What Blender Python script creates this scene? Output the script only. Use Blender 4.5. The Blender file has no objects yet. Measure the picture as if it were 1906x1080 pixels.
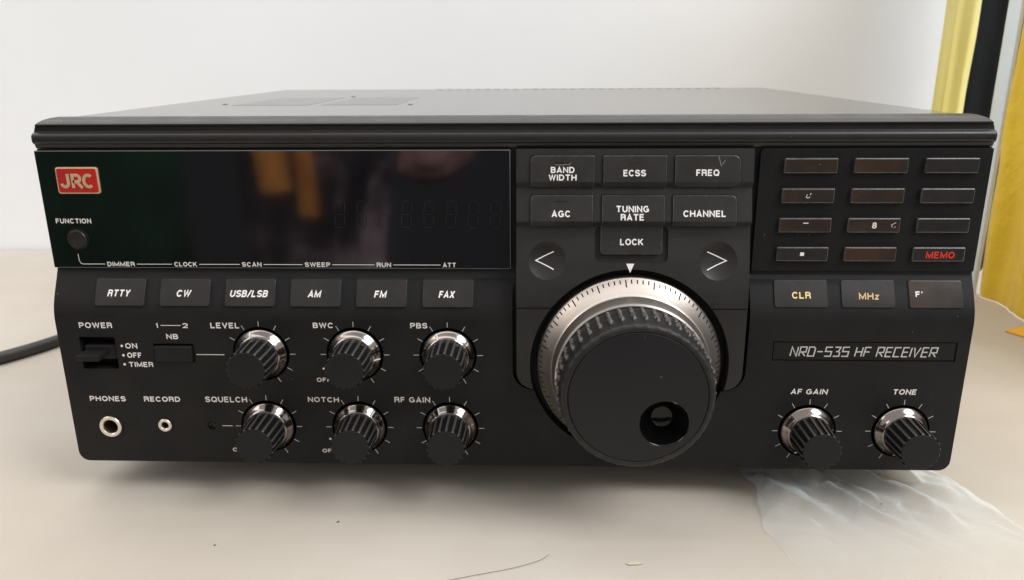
import bpy, bmesh, math, random
from mathutils import Vector, Matrix, noise

random.seed(7)
scene = bpy.context.scene
C = scene.collection
MM = 0.001

# ------------------------------------------------------------------ camera
cam_data = bpy.data.cameras.new('camera')
cam = bpy.data.objects.new('camera', cam_data)
C.objects.link(cam)
RIGHT, UP, FWD = ((0.99939, 0.03443, -0.00594), (-0.00415, 0.28577, 0.95829), (-0.03469, 0.95768, -0.28573))
m = Matrix.Identity(4)
for i in range(3):
    m[i][0], m[i][1], m[i][2] = RIGHT[i], UP[i], -FWD[i]
m[0][3], m[1][3], m[2][3] = 0.01218, -0.26964, 0.14818
cam.matrix_world = m
cam_data.sensor_fit = 'HORIZONTAL'
cam_data.sensor_width = 36
cam_data.lens = 1446.5 * 36 / 1906
cam_data.clip_start = 0.01
cam_data.clip_end = 60
cam_data.dof.use_dof = True
cam_data.dof.focus_distance = 0.275
cam_data.dof.aperture_fstop = 22
scene.camera = cam

# ------------------------------------------------------------------ light
world = bpy.data.worlds.new('World')
scene.world = world
world.use_nodes = True
wn, wl = world.node_tree.nodes, world.node_tree.links
wbg = wn['Background']
tc = wn.new('ShaderNodeTexCoord')
sep = wn.new('ShaderNodeSeparateXYZ')
ramp = wn.new('ShaderNodeValToRGB')
wl.new(tc.outputs['Generated'], sep.inputs[0])
wl.new(sep.outputs['Z'], ramp.inputs[0])
ramp.color_ramp.elements[0].position = 0.0
ramp.color_ramp.elements[0].color = (0.05, 0.045, 0.05, 1)
ramp.color_ramp.elements[1].position = 0.14
ramp.color_ramp.elements[1].color = (0.67, 0.66, 0.655, 1)
wl.new(ramp.outputs[0], wbg.inputs['Color'])
wbg.inputs['Strength'].default_value = 0.92


def area(name, loc, target, sx, sy, power, col):
    d = bpy.data.lights.new(name, 'AREA')
    d.shape = 'RECTANGLE'
    d.size, d.size_y = sx, sy
    d.energy = power
    d.color = col
    o = bpy.data.objects.new(name, d)
    C.objects.link(o)
    o.location = loc
    o.rotation_euler = (Vector(target) - Vector(loc)).to_track_quat('-Z', 'Y').to_euler()
    return o


area('ceiling_light', (0.0, 0.34, 0.95), (0.0, 0.26, 0), 1.9, 0.9, 11.0, (1.0, 0.98, 0.955))
area('window_light', (0.95, -0.40, 1.10), (0.00, 0.36, 0.15), 0.8, 0.7, 15.0, (0.96, 0.98, 1.0))
area('left_fill_light', (-1.00, -0.25, 0.70), (0.0, 0.0, 0.0), 0.4, 0.5, 1.8, (1.0, 0.94, 0.86))  # added soft fill from the front left

scene.view_settings.view_transform = 'Standard'
scene.view_settings.look = 'None'
scene.view_settings.exposure = 0.14
scene.view_settings.gamma = 1
scene.view_settings.use_curve_mapping = False
scene.render.engine = 'CYCLES'
scene.cycles.max_bounces = 8


# ------------------------------------------------------------------ materials
def mat(name, base, rough=0.5, metal=0.0, ior=1.45, bump=None, vary=None, rvary=None, specks=None, coat=0.0, sheen=0.0, aniso=0):
    """bump=(scale, strength, distance); vary=(scale, colour2, lo, hi); specks=(scale, threshold, colour)"""
    mt = bpy.data.materials.new(name)
    mt.use_nodes = True
    nt = mt.node_tree
    n, l = nt.nodes, nt.links
    b = n['Principled BSDF']
    b.inputs['Base Color'].default_value = (*base, 1)
    b.inputs['Roughness'].default_value = rough
    b.inputs['Metallic'].default_value = metal
    b.inputs['IOR'].default_value = ior
    b.inputs['Coat Weight'].default_value = coat
    b.inputs['Sheen Weight'].default_value = sheen
    b.inputs['Anisotropic'].default_value = aniso
    co = n.new('ShaderNodeTexCoord')
    col = None

    def tex(scale, detail=4.0, rough_=0.6):
        t = n.new('ShaderNodeTexNoise')
        t.inputs['Scale'].default_value = scale
        t.inputs['Detail'].default_value = detail
        t.inputs['Roughness'].default_value = rough_
        l.new(co.outputs['Object'], t.inputs['Vector'])
        return t

    if vary:
        t = tex(vary[0])
        r = n.new('ShaderNodeMapRange')
        r.inputs[1].default_value, r.inputs[2].default_value = vary[2], vary[3]
        l.new(t.outputs['Fac'], r.inputs[0])
        mx = n.new('ShaderNodeMix')
        mx.data_type = 'RGBA'
        mx.inputs[6].default_value = (*base, 1)
        mx.inputs[7].default_value = (*vary[1], 1)
        l.new(r.outputs[0], mx.inputs[0])
        col = mx.outputs[2]
    if specks:
        t = tex(specks[0], 2.0)
        r = n.new('ShaderNodeMapRange')
        r.inputs[1].default_value, r.inputs[2].default_value = specks[1], specks[1] + 0.03
        r.inputs[4].default_value = 0.55
        l.new(t.outputs['Fac'], r.inputs[0])
        mx = n.new('ShaderNodeMix')
        mx.data_type = 'RGBA'
        mx.inputs[6].default_value = (*base, 1)
        if col:
            l.new(col, mx.inputs[6])
        mx.inputs[7].default_value = (*specks[2], 1)
        l.new(r.outputs[0], mx.inputs[0])
        col = mx.outputs[2]
    if col:
        l.new(col, b.inputs['Base Color'])
    if rvary:
        t = tex(rvary[0])
        r = n.new('ShaderNodeMapRange')
        r.inputs[1].default_value, r.inputs[2].default_value = 0.3, 0.7
        r.inputs[3].default_value, r.inputs[4].default_value = rvary[1], rvary[2]
        l.new(t.outputs['Fac'], r.inputs[0])
        l.new(r.outputs[0], b.inputs['Roughness'])
    if bump:
        t = tex(bump[0], 5.0)
        bp = n.new('ShaderNodeBump')
        bp.inputs['Strength'].default_value = bump[1]
        bp.inputs['Distance'].default_value = bump[2]
        l.new(t.outputs['Fac'], bp.inputs['Height'])
        l.new(bp.outputs[0], b.inputs['Normal'])
    return mt


DUST = (0.35, 0.34, 0.32)
M = {}
M['panel'] = mat('panel_plastic', (0.0102, 0.0100, 0.0104), 0.5, ior=1.3, bump=(2500, 0.25, 0.0002), vary=(60, (0.0142, 0.0131, 0.0128), .35, .7), rvary=(80, .42, .56), specks=(650, 0.775, DUST))
M['plate'] = mat('plate_plastic', (0.0205, 0.0190, 0.0185), 0.46, ior=1.38, bump=(2500, 0.22, 0.0002), vary=(70, (0.0265, 0.0240, 0.0230), .35, .7), rvary=(90, .38, .54), specks=(650, 0.775, DUST))
M['key'] = mat('key_plastic', (0.0200, 0.0180, 0.0172), 0.36, ior=1.42, bump=(2200, 0.2, 0.0002), vary=(160, (0.0275, 0.024, 0.0225), .4, .7), rvary=(150, .28, .44), specks=(800, 0.76, DUST))
M['worn_key'] = mat('worn_key_plastic', (0.025, 0.0215, 0.019), 0.24, vary=(45, (0.056, 0.034, 0.023), .38, .62), rvary=(120, .17, .3), specks=(800, 0.77, DUST))
M['bezel'] = mat('bezel_paint', (0.024, 0.0225, 0.0225), 0.33, ior=1.42, bump=(1800, 0.2, 0.0002), rvary=(120, .26, .4), specks=(500, 0.775, DUST))
M['cover'] = mat('cover_paint', (0.060, 0.053, 0.048), 0.15, ior=1.7, bump=(1400, 0.03, 0.0001), vary=(9, (0.066, 0.059, 0.054), .3, .7))
M['recess'] = mat('grille_dark', (0.042, 0.037, 0.034), 0.19, ior=1.7)
M['void'] = mat('dark_hollow', (0.004, 0.004, 0.004), 0.7)
M['glass'] = mat('smoked_display_glass', (0.004, 0.0045, 0.005), 0.04, ior=2.25, rvary=(25, .03, .09), specks=(420, 0.80, (0.12, 0.12, 0.12)))
M['lit_key_edge'] = mat('key_edge_glint', (0.055, 0.054, 0.054), 0.2, ior=1.75, rvary=(300, .14, .36), vary=(220, (0.024, 0.023, 0.022), .5, .62))  # highlights along the key edges, put into a paler bevel colour
M['lit_glass_edge'] = mat('acrylic_edge_glint', (0.20, 0.21, 0.21), 0.3)  # bright rim line of the window, painted as a paler bevel
M['segment'] = mat('unlit_segment', (0.022, 0.019, 0.020), 0.2, ior=1.6)
M['legend'] = mat('printed_legend_ink', (0.82, 0.78, 0.74), 0.6)
M['key_legend'] = mat('key_legend_ink', (0.95, 0.91, 0.89), 0.55)
M['dim_legend'] = mat('dim_legend_ink', (0.56, 0.54, 0.51), 0.6)
M['red_legend'] = mat('red_legend_ink', (0.75, 0.035, 0.03), 0.5)
M['yellow_legend'] = mat('yellow_legend_ink', (0.95, 0.68, 0.28), 0.5)
M['tan_legend'] = mat('tan_legend_ink', (0.75, 0.48, 0.24), 0.5)
M['logo_red'] = mat('badge_enamel', (0.55, 0.025, 0.018), 0.25, vary=(90, (0.42, 0.03, 0.03), .4, .7), coat=.4)
M['logo_gold'] = mat('badge_gold', (0.78, 0.50, 0.30), 0.4, metal=.3, vary=(500, (0.6, 0.45, 0.3), .4, .7))
M['skirt'] = mat('smoky_chrome', (0.30, 0.262, 0.24), 0.13, metal=1)
M['knob'] = mat('knob_plastic', (0.010, 0.009, 0.0088), 0.22, ior=1.5)
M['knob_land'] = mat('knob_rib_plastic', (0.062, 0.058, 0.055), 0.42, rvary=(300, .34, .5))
M['knob_cap'] = mat('knob_cap_plastic', (0.0105, 0.011, 0.0115), 0.5, ior=1.32, specks=(900, 0.8, DUST))
M['dial'] = mat('satin_aluminium', (0.52, 0.465, 0.42), 0.36, metal=1)
M['dial_mark'] = mat('dial_mark_ink', (0.006, 0.005, 0.004), 0.7, ior=1.2)
M['rubber'] = mat('grip_rubber', (0.015, 0.0142, 0.0138), 0.48, ior=1.38, bump=(900, 0.4, 0.0003), vary=(350, (0.032, 0.029, 0.027), .5, .75))
M['rubber_pale'] = mat('pale_grip_rubber', (0.12, 0.112, 0.106), 0.4, bump=(900, 0.3, 0.0002), vary=(300, (0.05, 0.046, 0.043), .5, .75))  # paler tone for the tops of the grip bumps
M['tuning_face'] = mat('tuning_face_plastic', (0.0125, 0.0125, 0.0138), 0.48, ior=1.36, rvary=(40, .40, .55), specks=(520, 0.775, DUST))
M['gloss'] = mat('dimple_gloss', (0.003, 0.003, 0.003), 0.09, ior=1.36)
M['nickel'] = mat('jack_nickel', (0.80, 0.74, 0.65), 0.28, metal=.9, rvary=(500, .2, .4))
M['brass'] = mat('jack_inner', (0.16, 0.10, 0.06), 0.35, metal=.7)
M['cord'] = mat('cord_rubber', (0.028, 0.026, 0.026), 0.48, bump=(600, .3, .0005), vary=(60, (0.05, 0.045, 0.042), .4, .7))
M['wall'] = mat('wall_paint', (0.88, 0.90, 0.925), 0.75, bump=(60, 0.08, 0.002), vary=(3, (0.84, 0.85, 0.865), .35, .7))
M['yellow'] = mat('yellow_satin', (0.86, 0.66, 0.06), 0.24, vary=(9, (0.78, 0.55, 0.05), .35, .7), bump=(34, .55, .006), sheen=.2)
M['yellow_pale'] = mat('pale_yellow_satin', (0.95, 0.87, 0.40), 0.3, vary=(12, (0.88, 0.78, 0.24), .35, .7), sheen=.3)
M['black_cloth'] = mat('black_cloth', (0.006, 0.0075, 0.0085), 0.75, ior=1.3, bump=(300, .2, .001))
M['board'] = mat('board_paint', (0.74, 0.82, 0.88), 0.5, vary=(15, (0.68, 0.74, 0.78), .3, .7))
M['card'] = mat('amber_card', (0.80, 0.42, 0.04), 0.5, vary=(60, (0.74, 0.38, 0.04), .3, .7))
M['hair'] = mat('dark_hair', (0.03, 0.02, 0.018), 0.5)
M['flake'] = mat('brown_flake', (0.13, 0.09, 0.06), 0.7)
M['pale_flake'] = mat('pale_flake', (0.55, 0.48, 0.38), 0.7)
M['green_stand_in'] = mat('green_stand_in', (0.017, 0.062, 0.028), 0.85, vary=(7, (0.008, 0.03, 0.015), .4, .62))
M['mauve_stand_in'] = mat('mauve_stand_in', (0.05, 0.038, 0.048), 0.85, vary=(6, (0.62, 0.44, 0.52), .46, .66))
M['pink_stand_in'] = mat('pink_stand_in', (0.46, 0.26, 0.24), 0.85, vary=(16, (0.30, 0.16, 0.15), .4, .7))
M['orange_stand_in'] = mat('orange_stand_in', (0.95, 0.42, 0.09), 0.6, vary=(14, (0.7, 0.25, 0.05), .4, .7))

for k_, tcol in (('yellow', (0.82, 0.62, 0.07)), ('yellow_pale', (0.9, 0.78, 0.25))):
    nt = M[k_].node_tree
    tl = nt.nodes.new('ShaderNodeBsdfTranslucent')
    tl.inputs['Color'].default_value = (*tcol, 1)
    mx_ = nt.nodes.new('ShaderNodeMixShader')
    mx_.inputs[0].default_value = 0.35 if k_ == 'yellow' else 0.12
    nt.links.new(nt.nodes['Principled BSDF'].outputs[0], mx_.inputs[1])
    nt.links.new(tl.outputs[0], mx_.inputs[2])
    nt.links.new(mx_.outputs[0], nt.nodes['Material Output'].inputs['Surface'])

# table: pale cloth-like sheet with faint creases, weave and stains
mt = mat('table_cloth', (0.43, 0.37, 0.302), 0.52, vary=(4.5, (0.54, 0.495, 0.435), .3, .68))
nt = mt.node_tree
n, l = nt.nodes, nt.links
b = n['Principled BSDF']
co = n.new('ShaderNodeTexCoord')
t1 = n.new('ShaderNodeTexNoise'); t1.inputs['Scale'].default_value = 8; t1.inputs['Detail'].default_value = 3
t2 = n.new('ShaderNodeTexNoise'); t2.inputs['Scale'].default_value = 1100; t2.inputs['Detail'].default_value = 2
mp = n.new('ShaderNodeMapping'); mp.inputs['Scale'].default_value = (1, 2.4, 1)
l.new(co.outputs['Object'], mp.inputs[0])
l.new(mp.outputs[0], t1.inputs['Vector'])
l.new(co.outputs['Object'], t2.inputs['Vector'])
b1 = n.new('ShaderNodeBump'); b1.inputs['Strength'].default_value = 0.5; b1.inputs['Distance'].default_value = 0.006
b2 = n.new('ShaderNodeBump'); b2.inputs['Strength'].default_value = 0.25; b2.inputs['Distance'].default_value = 0.0002
l.new(t1.outputs['Fac'], b1.inputs['Height'])
l.new(t2.outputs['Fac'], b2.inputs['Height'])
l.new(b1.outputs[0], b2.inputs['Normal'])
l.new(b2.outputs[0], b.inputs['Normal'])
M['table'] = mt

# thin wrinkled plastic film
mt = mat('plastic_film', (0.80, 0.86, 0.88), 0.3)
nt = mt.node_tree
n, l = nt.nodes, nt.links
b = n['Principled BSDF']
tr = n.new('ShaderNodeBsdfTransparent')
ms = n.new('ShaderNodeMixShader')
fr = n.new('ShaderNodeLayerWeight'); fr.inputs['Blend'].default_value = 0.45
mr = n.new('ShaderNodeMapRange')
mr.inputs[1].default_value, mr.inputs[2].default_value = 0.2, 0.85
mr.inputs[3].default_value, mr.inputs[4].default_value = 0.24, 0.85
l.new(fr.outputs['Facing'], mr.inputs[0])
co = n.new('ShaderNodeTexCoord')
sx_ = n.new('ShaderNodeSeparateXYZ')
l.new(co.outputs['Object'], sx_.inputs[0])
ml = n.new('ShaderNodeMapRange')       # more layers of film lie on each other towards the radio
ml.inputs[1].default_value, ml.inputs[2].default_value = -0.05, 0.005
ml.inputs[3].default_value, ml.inputs[4].default_value = 0.18, 1.0
l.new(sx_.outputs['Y'], ml.inputs[0])
mu = n.new('ShaderNodeMath'); mu.operation = 'MULTIPLY'
l.new(mr.outputs[0], mu.inputs[0])
l.new(ml.outputs[0], mu.inputs[1])
l.new(mu.outputs[0], ms.inputs[0])
l.new(tr.outputs[0], ms.inputs[1])
l.new(b.outputs[0], ms.inputs[2])
l.new(ms.outputs[0], n['Material Output'].inputs['Surface'])
b.inputs['Roughness'].default_value = 0.35
b.inputs['Base Color'].default_value = (0.70, 0.745, 0.75, 1)
M['film'] = mt

# ------------------------------------------------------------------ object helpers
WLOC = {}


def link(name, mesh, material, parent=None, loc=(0, 0, 0), smooth=35, label=None, wn_=False):
    """loc in mm, world space; the mesh is local to it"""
    o = bpy.data.objects.new(name, mesh)
    C.objects.link(o)
    if material is not None:
        ids = [p_.material_index for p_ in mesh.polygons]
        mesh.materials.clear()
        for x_ in (material if isinstance(material, tuple) else (material,)):
            mesh.materials.append(x_)
        if isinstance(material, tuple):
            mesh.polygons.foreach_set('material_index', ids)
    w = Vector(loc) * MM
    if parent is not None:
        o.parent = parent
        o.location = w - WLOC[parent.name]
    else:
        o.location = w
    WLOC[o.name] = w
    if smooth:
        mesh.polygons.foreach_set('use_smooth', [True] * len(mesh.polygons))
        mesh.set_sharp_from_angle(angle=math.radians(smooth))
        if wn_:
            o.data = mesh = weighted(mesh)
    if label:
        o['label'] = label
    return o


def weighted(me):
    return modded(me, [('WEIGHTED_NORMAL', dict(mode='FACE_AREA', weight=100, keep_sharp=True))])


def tag(o, label, cat=None, group=None, kind=None):
    o['label'] = label
    if cat: o['category'] = cat
    if group: o['group'] = group
    if kind: o['kind'] = kind


def mesh_of(bm, name='mesh'):
    me = bpy.data.meshes.new(name)
    bm.normal_update()
    bm.to_mesh(me)
    bm.free()
    return me


def scale_mm(bm):
    for v in bm.verts:
        v.co *= MM


def modded(me, mods):
    """apply modifiers to a mesh through the depsgraph; mods = list of (type, dict)"""
    o = bpy.data.objects.new('tmp', me)
    C.objects.link(o)
    extra = []
    for t, kw in mods:
        md = o.modifiers.new('m', t)
        for k, v in kw.items():
            if k == 'cutter':
                c = bpy.data.objects.new('tmpc', v)
                C.objects.link(c)
                extra.append(c)
                md.object = c
            else:
                setattr(md, k, v)
    dg = bpy.context.evaluated_depsgraph_get()
    dg.update()
    out = bpy.data.meshes.new_from_object(o.evaluated_get(dg))
    for x in extra + [o]:
        bpy.data.objects.remove(x)
    return out


def rrect(x0, x1, z0, z1, r, seg=6):
    """counter-clockwise outline; r = one radius or (bl, br, tr, tl)"""
    if not isinstance(r, (tuple, list)):
        r = (r,) * 4
    pts = []
    for (cx, cz, a0, rr, sx, sz) in ((x0, z0, 180, r[0], 1, 1), (x1, z0, 270, r[1], -1, 1), (x1, z1, 0, r[2], -1, -1), (x0, z1, 90, r[3], 1, -1)):
        if rr <= 0:
            pts.append((cx, cz))
            continue
        for i in range(seg + 1):
            a = math.radians(a0 + 90 * i / seg)
            pts.append((cx + sx * rr + rr * math.cos(a), cz + sz * rr + rr * math.sin(a)))
    return pts


def circ(cx, cz, r, seg=64):
    return [(cx + r * math.cos(2 * math.pi * i / seg), cz + r * math.sin(2 * math.pi * i / seg)) for i in range(seg)]


def add_prism_y(bm, pts, y0, y1):
    """outline in XZ (mm) extruded from y0 (front, smaller) to y1"""
    f = [bm.verts.new((x, y0, z)) for x, z in pts]
    k = [bm.verts.new((x, y1, z)) for x, z in pts]
    bm.faces.new(f)
    bm.faces.new(k[::-1])
    nn = len(pts)
    for i in range(nn):
        j = (i + 1) % nn
        bm.faces.new((f[j], f[i], k[i], k[j]))


def prism_y(pts, y0, y1):
    bm = bmesh.new()
    add_prism_y(bm, pts, y0, y1)
    bmesh.ops.recalc_face_normals(bm, faces=bm.faces)
    scale_mm(bm)
    return mesh_of(bm)


def prism_x(prof, x0, x1):
    """profile of (y, z) points extruded along X"""
    bm = bmesh.new()
    a = [bm.verts.new((x0, y, z)) for y, z in prof]
    b_ = [bm.verts.new((x1, y, z)) for y, z in prof]
    bm.faces.new(a)
    bm.faces.new(b_[::-1])
    nn = len(prof)
    for i in range(nn):
        j = (i + 1) % nn
        bm.faces.new((a[j], a[i], b_[i], b_[j]))
    bmesh.ops.recalc_face_normals(bm, faces=bm.faces)
    scale_mm(bm)
    return mesh_of(bm)


def box(x0, x1, y0, y1, z0, z1):
    return prism_y([(x0, z0), (x1, z0), (x1, z1), (x0, z1)], y0, y1)


def bevelled(me, w, seg=2, ang=40, edge=0):
    if edge:
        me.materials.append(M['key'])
        me.materials.append(M['lit_key_edge'])
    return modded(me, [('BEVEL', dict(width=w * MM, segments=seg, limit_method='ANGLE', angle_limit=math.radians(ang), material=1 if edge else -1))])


def lathe_bm(prof, seg=64, fmod=None, cap0=False, cap1=False):
    """prof = (r, y) rings around the Y axis, mm"""
    bm = bmesh.new()
    rings = []
    for k, (r, y) in enumerate(prof):
        ring = []
        for i in range(seg):
            a = 2 * math.pi * i / seg
            rr = r + (fmod(a, k, r, y) if fmod else 0)
            ring.append(bm.verts.new((rr * math.cos(a), y, rr * math.sin(a))))
        rings.append(ring)
    for k in range(len(rings) - 1):
        for i in range(seg):
            j = (i + 1) % seg
            bm.faces.new((rings[k][i], rings[k][j], rings[k + 1][j], rings[k + 1][i]))
    if cap0:
        bm.faces.new(rings[0])
    if cap1:
        bm.faces.new(rings[-1])
    bmesh.ops.recalc_face_normals(bm, faces=bm.faces)
    scale_mm(bm)
    return bm


def lathe(prof, seg=64, **kw):
    return mesh_of(lathe_bm(prof, seg, **kw))


def interp(tab, z):
    """tab: (z, y) with z descending"""
    if z >= tab[0][0]: return tab[0][1]
    for (z0, y0), (z1, y1) in zip(tab, tab[1:]):
        if z >= z1:
            t = (z0 - z) / (z0 - z1) if z0 != z1 else 0
            return y0 + t * (y1 - y0)
    return tab[-1][1]


def contour_key(pts, zs, yfun, raise_, bev, deep=3.0, edge=0):
    """a key cap with outline pts whose front follows yfun(z), standing raise_ mm proud of it"""
    bm = bmesh.new()
    add_prism_y(bm, pts, -raise_, deep)
    bmesh.ops.recalc_face_normals(bm, faces=bm.faces)
    scale_mm(bm)
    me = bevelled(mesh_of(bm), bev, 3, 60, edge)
    bm = bmesh.new()
    bm.from_mesh(me)
    for z in zs:
        bmesh.ops.bisect_plane(bm, geom=bm.verts[:] + bm.edges[:] + bm.faces[:], plane_co=(0, 0, z * MM), plane_no=(0, 0, 1))
    for v in bm.verts:
        v.co.y += yfun(v.co.z / MM) * MM
    return mesh_of(bm)


# lettering: bold grotesque capitals drawn as mitred ribbons -----------------
def strip(bm, pl, w, yf, lift):
    """one continuous ribbon of width w along the polyline pl (x, z) with mitred joints"""
    P = [Vector(q) for q in pl]
    P = [q for i, q in enumerate(P) if i == 0 or (q - P[i - 1]).length > 1e-5]
    if len(P) < 2: return
    closed = (P[0] - P[-1]).length < 1e-4 and len(P) > 3
    if closed: P = P[:-1]
    nn = len(P)
    rows = []
    for i, q in enumerate(P):
        d0 = (q - P[i - 1]).normalized() if (i > 0 or closed) else None
        d1 = (P[(i + 1) % nn] - q).normalized() if (i < nn - 1 or closed) else None
        if d0 is None: d0 = d1
        if d1 is None: d1 = d0
        n0, n1 = Vector((-d0.y, d0.x)), Vector((-d1.y, d1.x))
        mid = n0 + n1
        if mid.length < 1e-4: mid = n0
        mid.normalize()
        k = min(1.0 / max(0.2, mid.dot(n0)), 2.2)
        row = []
        for sg in (-1, 1):
            c = q + mid * (sg * w / 2 * k)
            y = yf(c.y) if callable(yf) else yf
            row.append(bm.verts.new((c.x, y - 0.05 - lift, c.y)))
        rows.append(row)
    for i in range(nn - (0 if closed else 1)):
        a, b_ = rows[i], rows[(i + 1) % nn]
        bm.faces.new((a[0], b_[0], b_[1], a[1]))


def stroke_mesh(lines, w, yfun):
    bm = bmesh.new()
    for i, pl in enumerate(lines):
        strip(bm, pl, w, yfun, 0.004 * (i % 7))
    scale_mm(bm)
    return mesh_of(bm)


def arc(cx, cz, rx, rz, a0, a1, n_=12):
    return [(cx + rx * math.cos(math.radians(a0 + (a1 - a0) * i / n_)), cz + rz * math.sin(math.radians(a0 + (a1 - a0) * i / n_))) for i in range(n_ + 1)]


def glyph(c):
    """(width, polylines) of centre lines in a box of height 1"""
    A = arc
    g = {
        'A': (.80, [[(0, -.09), (.40, 1.02), (.80, -.09)], [(.13, .26), (.67, .26)]]),
        'B': (.70, [[(.42, .53), (0, .53), (0, 1), (.42, 1)] + A(.42, .765, .23, .235, 90, -90)[1:], [(0, .53), (0, 0), (.44, 0)] + A(.44, .265, .26, .265, -90, 90)[1:]]),
        'C': (.80, [A(.41, .5, .41, .5, 38, 322, 22)]),
        'D': (.76, [[(0, 0), (0, 1), (.32, 1)] + A(.32, .5, .44, .5, 90, -90, 16)[1:] + [(0, 0)]]),
        'E': (.64, [[(.66, 1), (0, 1), (0, 0), (.68, 0)], [(0, .52), (.60, .52)]]),
        'F': (.60, [[(.62, 1), (0, 1), (0, -.09)], [(0, .50), (.54, .50)]]),
        'G': (.84, [A(.42, .5, .42, .5, 42, 318, 22) + [(.82, .14), (.82, .46), (.46, .46)]]),
        'H': (.76, [[(0, -.09), (0, 1.09)], [(.76, -.09), (.76, 1.09)], [(0, .52), (.76, .52)]]),
        'I': (.0, [[(0, -.09), (0, 1.09)]]),
        'K': (.78, [[(0, -.09), (0, 1.09)], [(.74, 1.08), (.04, .36)], [(.28, .60), (.78, -.08)]]),
        'L': (.60, [[(0, 1.09), (0, 0), (.64, 0)]]),
        'M': (.94, [[(0, -.09), (0, 1), (.47, .08), (.94, 1), (.94, -.09)]]),
        'N': (.76, [[(0, -.09), (0, 1), (.76, 0), (.76, 1.09)]]),
        'O': (.86, [A(.43, .5, .43, .5, 0, 360, 30)]),
        'P': (.68, [[(0, -.09), (0, 1), (.40, 1)] + A(.40, .72, .28, .28, 90, -90)[1:] + [(0, .44)]]),
        'Q': (.86, [A(.43, .5, .43, .5, 0, 360, 30), [(.50, .26), (.86, -.06)]]),
        'R': (.72, [[(0, -.09), (0, 1), (.42, 1)] + A(.42, .75, .27, .25, 90, -90)[1:] + [(0, .50)], [(.46, .50)] + A(.46, .34, .22, .16, 90, 0, 6) + [(.70, -.09)]]),
        'S': (.74, [A(.37, .755, .36, .245, 12, 255, 14) + A(.38, .255, .37, .255, 75, -170, 14)]),
        'T': (.76, [[(-.04, 1), (.80, 1)], [(.38, 1), (.38, -.09)]]),
        'U': (.74, [[(0, 1.09), (0, .36)] + A(.37, .36, .37, .36, 180, 360, 14) + [(.74, 1.09)]]),
        'V': (.78, [[(0, 1.09), (.39, .0), (.78, 1.09)]]),
        'W': (1.16, [[(0, 1.09), (.29, .02), (.58, 1.0), (.87, .02), (1.16, 1.09)]]),
        'X': (.76, [[(0, -.09), (.76, 1.09)], [(0, 1.09), (.76, -.09)]]),
        'Y': (.78, [[(0, 1.09), (.39, .45), (.78, 1.09)], [(.39, .45), (.39, -.09)]]),
        'z': (.44, [[(0, .66), (.46, .66), (0, 0), (.48, 0)]]),
        '1': (.26, [[(0, .74), (.26, 1), (.26, -.09)]]),
        '2': (.66, [A(.33, .70, .33, .30, 170, -25, 12) + [(.02, 0), (.70, 0)]]),
        '8': (.66, [A(.33, .75, .28, .25, 0, 360, 20), A(.33, .255, .33, .255, 0, 360, 20)]),
        '/': (.40, [[(-.04, -.12), (.44, 1.12)]]),
        "'": (.0, [[(0, .75), (0, 1.09)]]),
        ' ': (.12, []),
    }
    return g[c]


def fit_text(s, x0, x1, z0, z1, yfun, bold=.022, shear=0.0, weight=0.205):
    """capitals filling the box x0..x1, z0..z1 (mm) on the surface y = yfun(z)"""
    rows = s.split('\n')
    H = z1 - z0
    h = H if len(rows) == 1 else H / (len(rows) + 0.24 * (len(rows) - 1))
    w = weight * h
    ch = h - w
    lay = []
    for row in rows:
        x, it = 0.0, []
        for c in row:
            gw, pls = glyph(c)
            it.append((x, pls))
            x += gw + .40
        lay.append((x - .40, it))
    sc = (x1 - x0 - w - abs(shear) * ch) / max(q[0] for q in lay)
    if max(q[0] for q in lay) < .3: sc = ch
    bm = bmesh.new()
    cnt = 0
    for r, (wd, it) in enumerate(lay):
        zb = z1 - h - r * h * 1.24 + w / 2
        xb = (x0 + x1) / 2 - (wd * sc + shear * ch) / 2
        for x, pls in it:
            for pl in pls:
                strip(bm, [(xb + (x + px) * sc + shear * pz * ch, zb + pz * ch) for px, pz in pl], w, yfun, 0.004 * (cnt % 5))
                cnt += 1
    scale_mm(bm)
    return mesh_of(bm)


def tube_mesh(pts, r, seg=10):
    bm = bmesh.new()
    rings = []
    P = [Vector(q) for q in pts]
    for i, q in enumerate(P):
        t = (P[min(i + 1, len(P) - 1)] - P[max(i - 1, 0)]).normalized()
        u = t.cross(Vector((0, 0, 1))).normalized()
        w = u.cross(t)
        rings.append([bm.verts.new(q + (u * math.cos(a) + w * math.sin(a)) * r) for a in [2 * math.pi * k / seg for k in range(seg)]])
    for a, b_ in zip(rings, rings[1:]):
        for i in range(seg):
            j = (i + 1) % seg
            bm.faces.new((a[i], a[j], b_[j], b_[i]))
    bm.faces.new(rings[0])
    bm.faces.new(rings[-1])
    bmesh.ops.recalc_face_normals(bm, faces=bm.faces)
    scale_mm(bm)
    return mesh_of(bm)


def smooth_path(ctrl, n=12):
    out = []
    P = [Vector(c) for c in ctrl]
    P = [2 * P[0] - P[1]] + P + [2 * P[-1] - P[-2]]
    for i in range(1, len(P) - 2):
        for k in range(n):
            t = k / n
            a, b_, c, d = P[i - 1], P[i], P[i + 1], P[i + 2]
            out.append(0.5 * ((2 * b_) + (c - a) * t + (2 * a - 5 * b_ + 4 * c - d) * t * t + (3 * b_ - a - 3 * c + d) * t ** 3))
    out.append(P[-2])
    return out


# ================================================================== setting
TZ = -12.0     # table top height, mm
wall = link('wall', box(-1300, 1600, 388, 408, -300, 460), M['wall'])
tag(wall, 'plain white painted wall behind the radio', 'wall', kind='structure')
table = link('tabletop', bevelled(box(-1000, 1200, -175, 386, TZ - 24, TZ), 3), M['table'], wn_=True)
tag(table, 'off-white cloth-like table surface under the black radio', 'table', kind='structure')


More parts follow.
